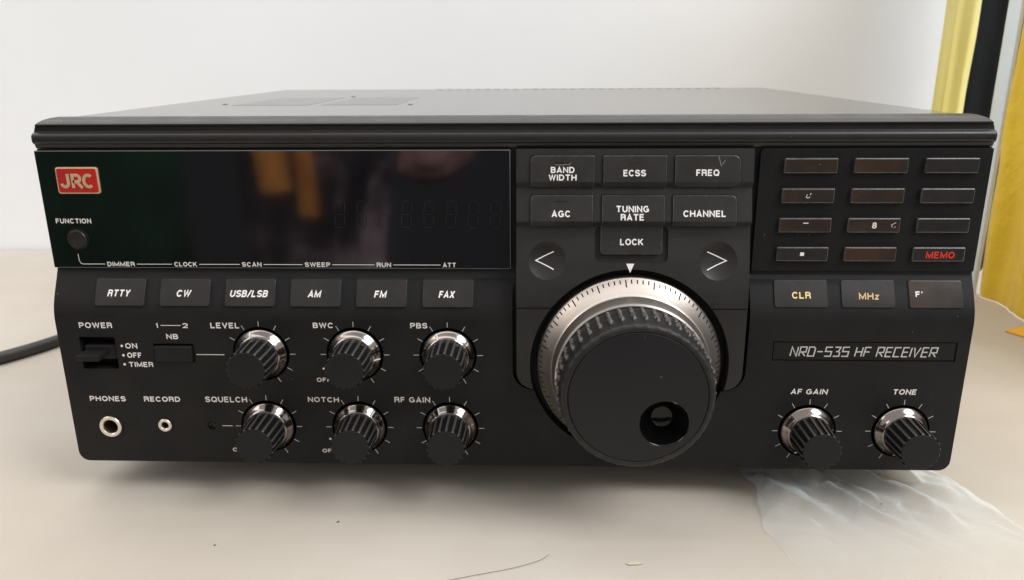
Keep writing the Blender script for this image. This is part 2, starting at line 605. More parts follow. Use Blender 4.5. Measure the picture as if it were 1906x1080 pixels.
def cloth_sheet(path, z0, z1, fold, thick, seed, nz=40, lean=0.0, sub=6):
    """a hanging sheet of thickness thick following path (x, y) mm, with soft vertical folds"""
    pts = smooth_path([(x, y, 0) for x, y in path], sub)
    bm = bmesh.new()
    grid = []
    L = 0
    for i, q in enumerate(pts):
        if i: L += (q - pts[i - 1]).length
        t = (pts[min(i + 1, len(pts) - 1)] - pts[max(i - 1, 0)]).normalized()
        nrm = Vector((t.y, -t.x, 0))
        col = []
        for k in range(nz + 1):
            z = z0 + (z1 - z0) * k / nz
            d = fold * (noise.noise((L * 0.045, z * 0.004, seed)) + 0.55 * noise.noise((L * 0.11, z * 0.016 + L * .03, seed + 9)))
            p = q + nrm * d
            col.append(bm.verts.new((p.x + lean * (z - z0), p.y, z)))
        grid.append(col)
    for a, b_ in zip(grid, grid[1:]):
        for k in range(nz):
            bm.faces.new((a[k], b_[k], b_[k + 1], a[k + 1]))
    scale_mm(bm)
    return modded(mesh_of(bm), [('SOLIDIFY', dict(thickness=thick * MM, offset=0)), ('SUBSURF', dict(levels=1))])


yc = link('satin_cloth', cloth_sheet([(321, 263), (318.5, 255), (321, 238), (318, 215), (316, 195), (319, 170), (316, 140), (319, 105), (317, 70)], TZ + 0.2, 330, 4, 0.6, 3.1, sub=10), M['yellow'], smooth=80)
tag(yc, 'glossy golden yellow satin cloth hanging beside the right side of the radio', 'cloth')
yb = link('curtain', cloth_sheet([(289, 306), (295, 300), (301, 303), (307, 300), (313, 306)], TZ + 1, 340, 4, 1.2, 6.4, sub=8), M['yellow_pale'], smooth=80)
tag(yb, 'narrow pale yellow curtain hanging against the white wall behind the radio', 'curtain')
bc = link('curtain', cloth_sheet([(308, 318), (318, 312), (328, 315), (338, 312), (352, 320)], TZ + 1, 340, 2.5, 1.5, 8.2, sub=8), M['black_cloth'], smooth=80)
tag(bc, 'black curtain hanging between the two yellow cloths', 'curtain')
bd = link('board', bevelled(box(316.6, 319.4, 264, 279, TZ, 340), 0.6), M['board'])
tag(bd, 'thin pale blue-grey upright board edge beside the yellow satin cloth', 'board')
card = link('card', bevelled(box(-9, 14, -8, 8, 0, 1.0), 0.3), M['card'], loc=(305, 180, TZ + 0.05))
card.rotation_euler.z = 0.5
tag(card, 'small amber yellow card lying on the table at the far right', 'card')

# unseen stand-in sheets and lump, added only for the display glass to mirror
g = link('curtain', cloth_sheet([(-660, -610), (-560, -600), (-480, -612), (-390, -600)], -420, 230, 22, 2, 2.7), M['green_stand_in'], smooth=80)
tag(g, 'added unseen dark green sheet mirrored in the left end of the display', 'curtain')
g = link('cloth', cloth_sheet([(-392, -640), (-330, -625), (-270, -640), (-215, -628)], -420, 62, 26, 2, 5.9, lean=0.12), M['mauve_stand_in'], smooth=80)
tag(g, 'unseen dull mauve sheet added for clothing, mirrored in the middle of the display', 'cloth')
g = link('cloth', cloth_sheet([(-298, -585), (-284, -578), (-266, -588)], 6, 230, 7, 2, 7.7, lean=-0.10), M['orange_stand_in'], smooth=80)
tag(g, 'unseen shorter orange strip added to be mirrored in the upper middle of the display', 'cloth')
g = link('cloth', cloth_sheet([(-258, -590), (-248, -584), (-238, -590)], -24, 230, 5, 2, 3.2, lean=-0.04), M['orange_stand_in'], smooth=80)
tag(g, 'unseen longer orange strip added to be mirrored in the upper middle of the display', 'cloth')

bm = bmesh.new()  # added lump standing in for a mirrored hand
bmesh.ops.create_icosphere(bm, subdivisions=4, radius=1)
for v in bm.verts:
    v.co = Vector((v.co.x * 42 + v.co.z * 14, v.co.y * 28, v.co.z * 34)) * (1 + .22 * noise.noise(v.co * 1.6) + .08 * noise.noise(v.co * 4))
scale_mm(bm)
g = link('cloth', mesh_of(bm), M['pink_stand_in'], loc=(-98, -600, 48), smooth=80)
tag(g, 'unseen dusty pink lump added for a hand, mirrored in the right part of the display', 'cloth')

# plastic film under the right front of the radio ---------------------------------
bm = bmesh.new()
NX, NY = 22, 26
gv = []
frand = random.Random(21)
for i in range(NX + 1):
    col = []
    for k in range(NY + 1):
        u, v = i / NX, k / NY
        x = 90 + (66 + 30 * v) * u + 8 * v + 9 * noise.noise((v * 3.2, 0, 2)) * (1 - u) + 12 * noise.noise((v * 4, 3, 2)) * u
        y = 62 - 118 * v + 6 * noise.noise((u * 4, 0, 5)) + 4 * noise.noise((u * 11, 0, 5))
        x += frand.uniform(-1.6, 1.6)
        y += frand.uniform(-1.6, 1.6)
        # folds run out from under the radio towards the lower right
        q = (x - 118) * 0.80 + (y + 5) * 0.60
        near = min(1, max(0, (y + 48) / 42))
        fold = max(0, 1 - abs(q - 3 - 2 * math.sin(y * .11)) / 5) + .8 * max(0, 1 - abs(q + 14) / 4.5) + .9 * max(0, 1 - abs(q - 21 + 2 * math.sin(y * .15)) / 5) + .6 * max(0, 1 - abs(q - 36) / 4)
        h = (1.2 + 6.0 * fold * near) * (.55 + .45 * near) + frand.uniform(0, 1.0 + 2.2 * near)
        if i in (0, NX) or k == NY: h *= .35
        col.append(bm.verts.new((x, y, TZ + max(.3, min(h, 10.5)))))
    gv.append(col)
for i in range(NX):
    for k in range(NY):
        a_, b_, c_, d_ = gv[i][k], gv[i + 1][k], gv[i + 1][k + 1], gv[i][k + 1]
        if (i + k) % 2:
            bm.faces.new((a_, b_, c_)); bm.faces.new((a_, c_, d_))
        else:
            bm.faces.new((a_, b_, d_)); bm.faces.new((b_, c_, d_))
scale_mm(bm)
film = link('plastic_film', modded(mesh_of(bm), [('SUBSURF', dict(levels=2)), ]), M['film'], smooth=180)
tag(film, 'crumpled translucent plastic sheet lying under the right front of the radio', 'plastic sheet')

# hair and crumbs on the table ---------------------------------------------------
hair = link('hair', tube_mesh(smooth_path([(-20, -60, TZ + .3), (-8, -56, TZ + .3), (3, -52.5, TZ + .35), (12, -48.5, TZ + .5), (16, -45, TZ + .6)], 6), 0.07, 5), M['hair'])
tag(hair, 'thin dark hair lying on the table in front of the radio', 'hair')


def flake(name, loc, sx, sy, sz, rot, material, label, seed):
    bm = bmesh.new()
    bmesh.ops.create_icosphere(bm, subdivisions=2, radius=1)
    for v in bm.verts:
        v.co = Vector((v.co.x * sx, v.co.y * sy, (v.co.z + 1) * sz)) * (1 + .35 * noise.noise(v.co * 1.7 + Vector((seed, 0, 0))))
    scale_mm(bm)
    o = link(name, mesh_of(bm), material, loc=loc)
    o.rotation_euler.z = rot
    tag(o, label, 'crumb')
    return o


flake('crumb', (-60, -27, TZ), 0.6, 0.22, .25, 0.8, M['flake'], 'tiny brown crumb on the table below the lower row of knobs', 1)
flake('crumb', (44, -48.5, TZ), 2.6, 0.9, .35, 0.1, M['pale_flake'], 'pale flat flake of debris near the front edge of the picture', 2)
flake('crumb', (139, -12, TZ + 1), 0.6, 0.25, .25, 0.0, M['flake'], 'tiny dark speck lying on the plastic sheet', 3)
flake('crumb', (-99, -42, TZ), 0.4, 0.2, .2, 0.4, M['flake'], 'smallest brown speck at the lower left of the table', 4)

# power cord ----------------------------------------------------------------------
cord = link('power_cord', tube_mesh(smooth_path([(-150, 300, 22), (-196, 285, 6), (-226, 226, -6), (-262, 165, TZ + 3.4), (-280, 128, TZ + 3.4), (-310, 92, TZ + 3.4), (-360, 62, TZ + 3.4), (-430, 40, TZ + 3.4)], 10), 3.4, 16), M['cord'])
tag(cord, 'black power cord trailing from behind the radio over the table', 'cord')

# ================================================================== the radio
radio = bpy.data.objects.new('radio_receiver', None)
C.objects.link(radio)
radio.location = (0, 0.130, TZ * MM)
radio.empty_display_size = 0.05
WLOC[radio.name] = Vector(radio.location)
tag(radio, 'black shortwave radio receiver with large silver tuning dial and many keys', 'radio')

# ---- shared surface functions (front panel and its ledge)
LEDGE = [(76.0, 1.2), (74.5, 0.7), (72.5, -0.3), (70.0, -1.6), (67.5, -2.9), (65.0, -4.1), (62.5, -5.1), (60.0, -5.7), (57.5, -6.0), (0.0, -6.0)]
yl = lambda z: interp(LEDGE, z)
PLATE = [(118.4, -0.7), (107.6, -2.5), (107.0, -2.5), (105.2, -1.3), (94.2, -4.4), (93.6, -4.4), (92.0, -3.2), (88, -3.8), (80, -5.9), (72, -7.6), (66, -8.4), (32, -8.5)]
yp = lambda z: interp(PLATE, z)

KNOBS = [('LEVEL', -89.7, 44.6), ('BWC', -55.0, 44.6), ('PBS', -20.8, 44.6), ('SQUELCH', -89.7, 15.4), ('NOTCH', -55.0, 15.4), ('RF GAIN', -20.8, 15.4), ('AF GAIN', 111.2, 15.7), ('TONE', 145.1, 15.9)]
DX, DZ = 44.6, 41.7

# ---- front panel solid
prof = [(8, 0), (-6, 0)] + [(y, z) for z, y in LEDGE[::-1][1:]] + [(1.2, 118.6), (8, 118.6)]
me = prism_x(prof, -165, 165)
outer = prism_y(rrect(-165, 165, -0.001, 140, (4, 4, 0, 0)), -40, 40)
me = modded(me, [('BOOLEAN', dict(operation='INTERSECT', solver='EXACT', cutter=outer)), ('BEVEL', dict(width=0.7 * MM, segments=3, limit_method='ANGLE', angle_limit=math.radians(55)))])
cuts = bmesh.new()
for _, kx, kz in KNOBS:
    add_prism_y(cuts, circ(kx, kz, 10.5, 56), -20, -1.0)
me2 = mesh_of(cuts); me2.transform(Matrix.Scale(MM, 4))
me = modded(me, [('BOOLEAN', dict(operation='DIFFERENCE', solver='EXACT', cutter=me2))])
cuts = bmesh.new()
add_prism_y(cuts, circ(-150.7, 14.6, 5.0, 40), -20, 5)
add_prism_y(cuts, circ(-129.5, 15.4, 3.2, 32), -20, 5)
add_prism_y(cuts, circ(-111.5, 15.4, 1.7, 24), -20, -2)
add_prism_y(cuts, rrect(-157.2, -143.8, 38.2, 50.8, .5, 2), -20, 1)
add_prism_y(cuts, rrect(-129.6, -114.7, 41.2, 48.4, .5, 2), -20, 1)
add_prism_y(cuts, rrect(95.9, 160.6, 43.4, 50.8, .2, 2), -20, -5.3)
bmesh.ops.recalc_face_normals(cuts, faces=cuts.faces)
me2 = mesh_of(cuts); me2.transform(Matrix.Scale(MM, 4))
me = modded(me, [('BOOLEAN', dict(operation='DIFFERENCE', solver='EXACT', cutter=me2))])
cuts = bmesh.new()
add_prism_y(cuts, rrect(2.7, 87.0, 31.2, 130, (7.5, 7.5, 0, 0)), -20, -1.0)
bmesh.ops.recalc_face_normals(cuts, faces=cuts.faces)
me2 = mesh_of(cuts); me2.transform(Matrix.Scale(MM, 4))
me = modded(me, [('BOOLEAN', dict(operation='DIFFERENCE', solver='EXACT', cutter=me2))])
cuts = bmesh.new()
add_prism_y(cuts, circ(DX, DZ, 35.6, 120), -20, -0.5)
bmesh.ops.recalc_face_normals(cuts, faces=cuts.faces)
me2 = mesh_of(cuts); me2.transform(Matrix.Scale(MM, 4))
me = modded(me, [('BOOLEAN', dict(operation='DIFFERENCE', solver='EXACT', cutter=me2))])
panel = link('front_panel', me, M['panel'], radio, wn_=True)

# seam between the keypad half and the ledge below it, and the plate's inner lining
link('panel_seam', bevelled(box(87.6, 164.9, 0.2, 3, 74.0, 75.2), .2), M['void'], panel)

# ---- bezel across the top
prof = [(8, 118.8), (0.6, 118.8), (0.3, 119.4), (0.0, 120.2), (-0.9, 120.7), (-1.2, 121.4), (-1.2, 122.9), (-0.95, 123.5), (-0.4, 123.95), (0.5, 124.3), (0.7, 124.7), (0.6, 126.2), (0.0, 126.7), (0.0, 127.1), (1.7, 128.3), (4.5, 129.0), (8, 129.2)]
me = prism_x(prof, -164.7, 164.7)
outer = prism_y(rrect(-164.7, 164.7, 60, 129.21, (0, 0, 6, 6), 10), -40, 40)
me = modded(me, [('BOOLEAN', dict(operation='INTERSECT', solver='EXACT', cutter=outer)), ('BEVEL', dict(width=0.35 * MM, segments=2, limit_method='ANGLE', angle_limit=math.radians(50)))])
bezel = link('bezel', me, M['bezel'], radio, wn_=True)

# ---- sheet metal cover
me = prism_y(rrect(-162.5, 162.5, 3, 128.5, (1, 1, 3.0, 3.0), 6), 8.05, 269)
cuts = bmesh.new()
add = lambda a: add_prism_y(cuts, *a)
def add_slab(bm, quad, z0, z1):
    f = [bm.verts.new((x, y, z1)) for x, y in quad]
    k = [bm.verts.new((x, y, z0)) for x, y in quad]
    bm.faces.new(f); bm.faces.new(k[::-1])
    for i in range(len(quad)):
        j = (i + 1) % len(quad)
        bm.faces.new((f[j], f[i], k[i], k[j]))
for i in range(30):
    x = -56 + i * 6.3
    add_slab(cuts, [(x, 255), (x + 3.8, 255), (x + 3.8, 265), (x, 265)], 118.0, 131)
bmesh.ops.recalc_face_normals(cuts, faces=cuts.faces)
me2 = mesh_of(cuts); me2.transform(Matrix.Scale(MM, 4))
me = modded(me, [('BOOLEAN', dict(operation='DIFFERENCE', solver='EXACT', cutter=me2)), ('BEVEL', dict(width=0.5 * MM, segments=2, limit_method='ANGLE', angle_limit=math.radians(60)))])
cover = link('top_cover', me, M['cover'], radio, wn_=True)
for x0, x1 in ((-127, -92), (-86, -52)):
    bm = bmesh.new()
    add_slab(bm, [(x0, 86), (x1, 86), (x1, 156), (x0, 156)], 128.4, 128.56)
    bmesh.ops.recalc_face_normals(bm, faces=bm.faces)
    scale_mm(bm)
    link('speaker_grille', mesh_of(bm), M['recess'], cover)
for sx, sy in ((-133, 94), (-46, 88), (-90, 166)):
    o = link('screw', lathe([(0.01, -0.2), (0.9, -0.18), (1.2, -0.06), (1.3, 0.2)], 20), M['recess'], cover, loc=(sx, sy, 128.6))
    o.rotation_euler.x = math.radians(-90)
for fx in (-125, 125):
    for fy in (45, 235):
        o = link('foot', lathe([(0.01, 0), (9, 0), (9.5, 1), (10.5, 14.6), (0.01, 15)], 32), M['void'], radio, loc=(fx, fy, TZ))
        o.rotation_euler.x = math.radians(90)

# ---- display window
win = link('display_window', bevelled(prism_y(rrect(-165.2, 2.1, 75.7, 118.1, 0.3, 2), -0.5, 1.15), .28, 2, 40, 1), (M['glass'], M['lit_glass_edge']), radio, wn_=True)
YG = -0.5
link('lettering', fit_text('FUNCTION', -161.6, -148.6, 92.2, 94.0, YG, bold=.02), M['legend'], win)
xs = [('DIMMER', -145.2, -135.0), ('CLOCK', -120.4, -112.0), ('SCAN', -95.5, -88.3), ('SWEEP', -72.5, -63.2), ('RUN', -46.3, -41.1), ('ATT', -22.4, -17.6)]
for s, x0, x1 in xs:
    link('lettering', fit_text(s, x0, x1, 76.3, 78.0, YG, bold=.02), M['legend'], win)
lines = [[(-155.5, 80.9), (-155.4, 78.4), (-155.0, 77.5), (-154.3, 77.15), (-146.0, 77.15)]]
for (a, _, xa), (b_, xb, _) in zip(xs, xs[1:]):
    lines.append([(xa + .8, 77.15), (xb - .8, 77.15)])
link('printed_line', stroke_mesh(lines, 0.22, YG), M['legend'], win)
# unlit seven-segment digits behind the glass
lines = []
for d in range(8):
    X = -60.2 + d * 7.85
    if d >= 3: X += .3
    w_, h_, sl = 3.4, 4.7, 0.07
    for (a, b_) in (((0, 0), (0, 1)), ((0, 1), (0, 2)), ((1, 0), (1, 1)), ((1, 1), (1, 2)), ((0, 0), (1, 0)), ((0, 1), (1, 1)), ((0, 2), (1, 2))):
        q = []
        for (u, v), s_ in ((a, .12), (b_, .88)):
            uu = a[0] + (b_[0] - a[0]) * s_
            vv = a[1] + (b_[1] - a[1]) * s_
            z = 90.9 + vv * h_
            q.append((X + uu * w_ + sl * (z - 95), z))
        lines.append(q)
link('digit_segment', stroke_mesh(lines, 0.26, YG + 0.03), M['segment'], win)

fb = link('function_button', lathe([(0.01, -0.45), (1.6, -0.5), (2.7, -0.62), (3.15, -0.6), (3.35, -0.35), (3.4, 1.0)], 40), M['key'], radio, loc=(-154.6, -0.7, 86.4))
link('button_ring', lathe([(3.5, -0.15), (4.0, -0.15), (4.05, 0.2)], 40), M['void'], fb, loc=(-154.6, -0.45, 86.4))

# maker's badge
bdg = link('logo_badge', bevelled(prism_y(rrect(-158.4, -143.2, 103.0, 112.4, 0.9, 4), -1.1, -0.5), .15), M['logo_gold'], radio)
link('badge_field', bevelled(prism_y(rrect(-157.9, -143.7, 103.5, 111.9, 0.7, 4), -1.25, -1.12), .05, 1), M['logo_red'], bdg)
J = []
J.append([(-154.1, 110.1), (-154.1, 107.1)] + arc(-155.35, 106.9, 1.25, 1.35, 0, -170))
J.append([(-152.45, 105.1), (-152.45, 109.65), (-151.0, 109.65)] + arc(-150.95, 108.5, 1.15, 1.15, 90, -90, 10) + [(-152.45, 107.35)])
J.append([(-151.1, 107.4), (-149.3, 105.1)])
J.append(arc(-146.8, 107.6, 1.65, 2.05, 50, 310, 18))
link('badge_lettering', stroke_mesh(J, 1.12, -1.27), M['logo_gold'], bdg)

# ---- mode buttons on the ledge (built once per legend)
def key(name, x0, x1, z0, z1, yfun, rad, raise_, bev, material, label, texts, zs, tmat, bold=.022, shear=0.0, deep=3.0):
    k = link(name, contour_key(rrect(x0, x1, z0, z1, rad, 5), zs, yfun, raise_, bev, deep, name == 'control_key'), (material, M['lit_key_edge']), radio, wn_=True, label=label)
    for s, tx0, tx1, tz0, tz1 in texts:
        link('key_legend', fit_text(s, tx0, tx1, tz0, tz1, lambda z: yfun(z) - raise_, bold=bold, shear=shear), tmat, k)
    return k


zs_l = [62.5, 65, 67.5, 70]
for i, (s, w_) in enumerate([('RTTY', 8.6), ('CW', 5.6), ('USB/LSB', 14.2), ('AM', 5.0), ('FM', 4.7), ('FAX', 6.0)]):
    x0 = -149.4 + i * 23.95
    cx = x0 + 9.15 - .3
    key('mode_button', x0, x0 + 18.3, 62.8, 71.9, yl, 0.8, 0.9, 0.3, M['key'], f'mode button lettered {s}', [(s, cx - w_ / 2, cx + w_ / 2, 66.0, 68.3)], zs_l, M['key_legend'], shear=0.22)
    # dark gap around the button
    gm = contour_key(rrect(x0 - .35, x0 + 18.65, 62.2, 72.3, 1.0, 5), zs_l, yl, 0.03, 0.01)
    link('button_gap', gm, M['void'], panel)
for i, (s, tm, tx) in enumerate([('CLR', M['yellow_legend'], (6.2, 12.8, 66.2, 68.4)), ('MHz', M['tan_legend'], (6.0, 12.9, 66.0, 68.2)), ("F'", M['key_legend'], (2.2, 4.6, 66.9, 68.7))]):
    x0 = 95.4 + i * 23.5
    key('entry_button', x0, x0 + 18.6, 63.3, 72.2, yl, 0.8, 0.55, 0.25, M['worn_key'] if i == 2 else M['key'], ['entry button with yellow CLR letters', 'entry button with tan MHz letters', 'entry button with its letters mostly worn off'][i],
        [(s, x0 + tx[0], x0 + tx[1], tx[2], tx[3])], zs_l, tm)
    gm = contour_key(rrect(x0 - .35, x0 + 18.95, 62.95, 72.6, 1.0, 5), zs_l, yl, 0.03, 0.01)
    link('button_gap', gm, M['void'], panel)

# ---- keypad plate and its worn keys
kp = link('keypad_plate', bevelled(prism_y(rrect(87.4, 164.9, 75.3, 118.3, (0.3, 0.3, 0.3, 1.6), 4), -0.45, 1.15), .2, 2), M['panel'], radio, wn_=True)
for row in range(4):
    for colm in range(3):
        x0 = 95.35 + colm * 23.5
        z1 = 115.2 - row * 10.3
        memo = (row == 3 and colm == 2)
        dot = (row == 3 and colm == 0)
        k = link('keypad_key', bevelled(prism_y(rrect(x0, x0 + 18.0, z1 - 5.2, z1, .5, 3), -1.75, 0), .5, 3, 60, 1), (M['key'] if (memo or dot or colm == 2) else M['worn_key'], M['lit_key_edge']), radio, wn_=True)
        link('key_gap', prism_y(rrect(x0 - .45, x0 + 18.35, z1 - 5.55, z1 + .3, .6, 3), -0.5, 0), M['void'], kp)
        YK = -1.75
        if memo:
            k['label'] = 'keypad key lettered MEMO in red'
            link('key_legend', fit_text('MEMO', x0 + 4.6, x0 + 14.4, z1 - 3.9, z1 - 1.5, YK, bold=.03), M['red_legend'], k)
        elif dot:
            k['label'] = 'keypad key with a small square dot'
            link('key_legend', prism_y([(x0 + 8.2, z1 - 3.1), (x0 + 9.6, z1 - 3.1), (x0 + 9.6, z1 - 1.9), (x0 + 8.2, z1 - 1.9)], YK - .05, YK + .05), M['key_legend'], k)
        elif row == 2 and colm == 1:
            k['label'] = 'keypad key with part of a worn figure 8'
            link('key_legend', fit_text('8', x0 + 8.3, x0 + 9.9, z1 - 3.6, z1 - 1.4, YK, bold=.02), M['legend'], k)
            link('key_legend', stroke_mesh([[(x0 + 16.3, z1 - 1.5), (x0 + 14.9, z1 - 2.3), (x0 + 15.2, z1 - 3.2)], [(x0 + 15.9, z1 - 3.3), (x0 + 16.3, z1 - 2.9)]], .25, YK), M['dim_legend'], k)
        elif row == 2 and colm == 0:
            k['label'] = 'keypad key with only a worn dash left'
            link('key_legend', stroke_mesh([[(x0 + 8.2, z1 - 1.75), (x0 + 10.0, z1 - 1.75)]], .35, YK), M['legend'], k)
        elif row == 1 and colm == 0:
            k['label'] = 'keypad key with a few scraps of a worn figure'
            link('key_legend', stroke_mesh([[(x0 + 9.9, z1 - 1.6), (x0 + 9.5, z1 - 2.2)], [(x0 + 8.6, z1 - 2.0), (x0 + 8.3, z1 - 3.0), (x0 + 8.9, z1 - 3.3), (x0 + 9.6, z1 - 2.9)]], .22, YK), M['legend'], k)

# ---- centre control plate
prof = [(6 if False else -1.05, 31.8)] + [(y, z) for z, y in PLATE[::-1][0:1]] + [(y, z) for z, y in PLATE[::-1][1:]] + [(0.9, 118.4), (0.9, 92)]
prof[0] = (-1.05, 32.0)
prof += [(-1.05, 91.0)]
me = prism_x(prof, 4.2, 85.2)
outer = prism_y(rrect(4.2, 85.2, 32.6, 140, (6.5, 6.5, 0, 0)), -40, 40)
me = modded(me, [('BOOLEAN', dict(operation='INTERSECT', solver='EXACT', cutter=outer)), ('BEVEL', dict(width=0.45 * MM, segments=3, limit_method='ANGLE', angle_limit=math.radians(55)))])
for shape, y1 in ((circ(DX, DZ, 35.6, 120), 5), (rrect(31.6, 57.0, 79.6, 91.9, 2.0, 5), None)):
    cuts = bmesh.new()
    if y1 is None:
        # recess round the LOCK key follows the sloping plate
        cm = contour_key(shape, [84, 88], lambda z: yp(z) + 1.5, 30, 0.01, 0.0)
        cuts.free()
        me2 = cm
    else:
        add_prism_y(cuts, shape, -40, y1)
        bmesh.ops.recalc_face_normals(cuts, faces=cuts.faces)
        me2 = mesh_of(cuts); me2.transform(Matrix.Scale(MM, 4))
    me = modded(me, [('BOOLEAN', dict(operation='DIFFERENCE', solver='EXACT', cutter=me2))])
cuts = bmesh.new()
add_prism_y(cuts, [(0, 63.3), (90, 63.3), (90, 63.75), (0, 63.75)], -20, -7.6)
bmesh.ops.recalc_face_normals(cuts, faces=cuts.faces)
me2 = mesh_of(cuts); me2.transform(Matrix.Scale(MM, 4))
me = modded(me, [('BOOLEAN', dict(operation='DIFFERENCE', solver='EXACT', cutter=me2))])
cuts = bmesh.new()
for sx in (15.0, 74.4):
    add_prism_y(cuts, circ(sx, 80.2, 6.55, 64), -30, -1.6)
bmesh.ops.recalc_face_normals(cuts, faces=cuts.faces)
me2 = mesh_of(cuts); me2.transform(Matrix.Scale(MM, 4))
me = modded(me, [('BOOLEAN', dict(operation='DIFFERENCE', solver='EXACT', cutter=me2))])
plate = link('control_plate', me, M['plate'], radio, wn_=True, smooth=28)
dish_y = lambda sx: (lambda x, z: yp(z) - .04 + 1.5 * max(0, 1 - ((x - sx) ** 2 + (z - 80.2) ** 2) / 6.62 ** 2))
for sx, pts, lab in ((15.0, [(17.3, 83.1), (11.0, 80.1), (17.3, 77.0)], 'left'), (74.4, [(70.7, 83.2), (77.4, 80.1), (70.7, 77.0)], 'right')):
    bm = bmesh.new()
    f_ = dish_y(sx)
    prev = None
    c0 = bm.verts.new((sx, f_(sx, 80.2), 80.2))
    for r in [0.55 * i for i in range(1, 13)] + [6.62]:
        ring = []
        for x, z in circ(sx, 80.2, r, 64):
            ring.append(bm.verts.new((x, f_(x, z), z)))
        for i in range(64):
            j = (i + 1) % 64
            if prev: bm.faces.new((ring[i], ring[j], prev[j], prev[i]))
            else: bm.faces.new((ring[i], ring[j], c0))
        prev = ring
    bmesh.ops.recalc_face_normals(bm, faces=bm.faces)
    scale_mm(bm)
    ak = link('arrow_key', mesh_of(bm), M['key'], radio, smooth=80, label=f'round hollow key with an arrow pointing {lab}')
    pl = []
    for p0, p1 in zip(pts, pts[1:]):
        pl += [(p0[0] + (p1[0] - p0[0]) * i / 12, p0[1] + (p1[1] - p0[1]) * i / 12) for i in range(12)]
    pl.append(pts[-1])
    me = stroke_mesh([pl], .34, 0)
    for v in me.vertices:
        v.co.y = (f_(v.co.x / MM, v.co.z / MM) - 0.07) * MM
    link('arrow_mark', me, M['key_legend'], ak)
bm = bmesh.new()
bm.faces.new([bm.verts.new((x, yp(z) - .06, z)) for x, z in ((42.55, 79.3), (43.95, 76.2), (45.35, 79.3))])
scale_mm(bm)
bmesh.ops.recalc_face_normals(bm, faces=bm.faces)
link('index_mark', mesh_of(bm), M['key_legend'], plate, label='white triangle pointing at the dial')

yt1 = lambda z: interp([(118.4, -0.7), (107.4, -2.55), (105.3, -1.3)], z)
yt2 = lambda z: interp([(105.2, -1.3), (94.1, -4.45), (92.0, -3.2)], z)
zt1 = [107.4, 106.6, 112]
zt2 = [94.1, 93.4, 99]
CK = [('BAND\nWIDTH', 9.2, 31.0, (0, 0, .5, 2.0), 1, 'BAND WIDTH'), ('ECSS', 34.0, 55.6, .5, 1, 'ECSS'), ('FREQ', 58.4, 80.4, (1.5, 2.5, 2.2, .5), 1, 'FREQ'), ('AGC', 9.2, 30.7, (0, 0, .5, 1.5), 2, 'AGC'), ('TUNING\nRATE', 33.8, 55.3, .5, 2, 'TUNING RATE'), ('CHANNEL', 58.1, 79.8, (.5, .8, 1.8, .5), 2, 'CHANNEL')]
TB = {'BAND\nWIDTH': (15.3, 24.9, 107.6 + .1, 112.6), 'ECSS': (40.8, 48.5, 109.3, 111.5), 'FREQ': (65.5, 73.3, 109.4, 111.6), 'AGC': (16.4, 23.0, 95.5, 97.7), 'TUNING\nRATE': (38.6, 49.9, 94.4, 99.3), 'CHANNEL': (61.6, 76.2, 95.6, 97.8)}
TB['BAND\nWIDTH'] = (15.3, 24.9, 107.9, 112.5)
for s, x0, x1, rad, tier, nm in CK:
    yf, zz, za, zb = (yt1, zt1, 105.4, 116.2) if tier == 1 else (yt2, zt2, 92.1, 102.7)
    t = TB[s]
    key('control_key', x0, x1, za, zb, yf, rad, 0.8, 0.2, M['key'], f'control key lettered {nm}', [(s, *t)], zz, M['key_legend'], bold=.026)
    gm = contour_key(rrect(x0 - .5, x1 + .38, za - .1, zb + .42, 1.0 if not isinstance(rad, float) else rad + .2, 5), zz, yf, 0.04, 0.01)
    link('key_gap', gm, M['void'], plate)
key('control_key', 33.5, 55.0, 82.4, 92.4, lambda z: yp(min(z, 92.0)), (1.4, 1.4, .3, .3), 0.35, 0.25, M['key'], 'control key lettered LOCK', [('LOCK', 40.3, 48.4, 85.6, 87.8)], [84, 88], M['key_legend'], bold=.026)

# a few light scratches and the small lamp slots on the keys
link('lamp_slot', stroke_mesh([[(17.8, 113.8), (22.4, 113.8)]], .55, lambda z: yt1(z) - .80), M['void'], plate)
link('lamp_slot', stroke_mesh([[(17.6, 100.7), (22.2, 100.7)]], .45, lambda z: yt2(z) - .80), M['void'], plate)
link('lamp_slot', stroke_mesh([[(42.5, 113.8), (47.0, 113.8)]], .4, lambda z: yt1(z) - .80), M['plate'], plate)
for pl in ([(17.6, 113.2), (19.5, 113.1), (21.0, 113.3), (22.4, 113.2), (22.8, 113.9)], [(73.0, 115.9), (73.9, 112.5)], [(74.1, 113.2), (75.2, 114.6)]):
    link('scratch', stroke_mesh([pl], .08, lambda z: yt1(z) - .82), M['dim_legend'], plate)

# ---- tuning dial ring and knob
dial = link('dial_ring', lathe([(33.0, 4.5), (33.0, -1.0), (32.8, -1.4), (32.5, -1.7), (28.6, -6.6), (28.3, -7.2), (27.9, -7.6), (27.0, -12.0), (26.8, -12.5), (26.2, -12.9), (25.8, -12.9), (25.0, -12.5)], 180), M['dial'], radio, loc=(DX, -6.0, DZ), smooth=30)
bm = bmesh.new()
for i in range(100):
    a = math.radians(90 + 4.0 - i * 3.6)
    t1_ = 0.56 if i % 5 == 0 else 0.32
    w_ = 0.21
    rows = []
    for t in (0.05, t1_):
        r = 32.5 + (28.6 - 32.5) * t
        y = -1.7 + (-6.6 + 1.7) * t
        ca, sa = math.cos(a), math.sin(a)
        nr, ny_ = 0.782 * .05, -0.623 * .05
        rows.append([Vector(((r + nr) * ca - s_ * w_ * sa, y + ny_, (r + nr) * sa + s_ * w_ * ca)) for s_ in (-1, 1)])
    bm.faces.new([bm.verts.new(q) for q in (rows[0][0], rows[0][1], rows[1][1], rows[1][0])])
bmesh.ops.recalc_face_normals(bm, faces=bm.faces)
scale_mm(bm)
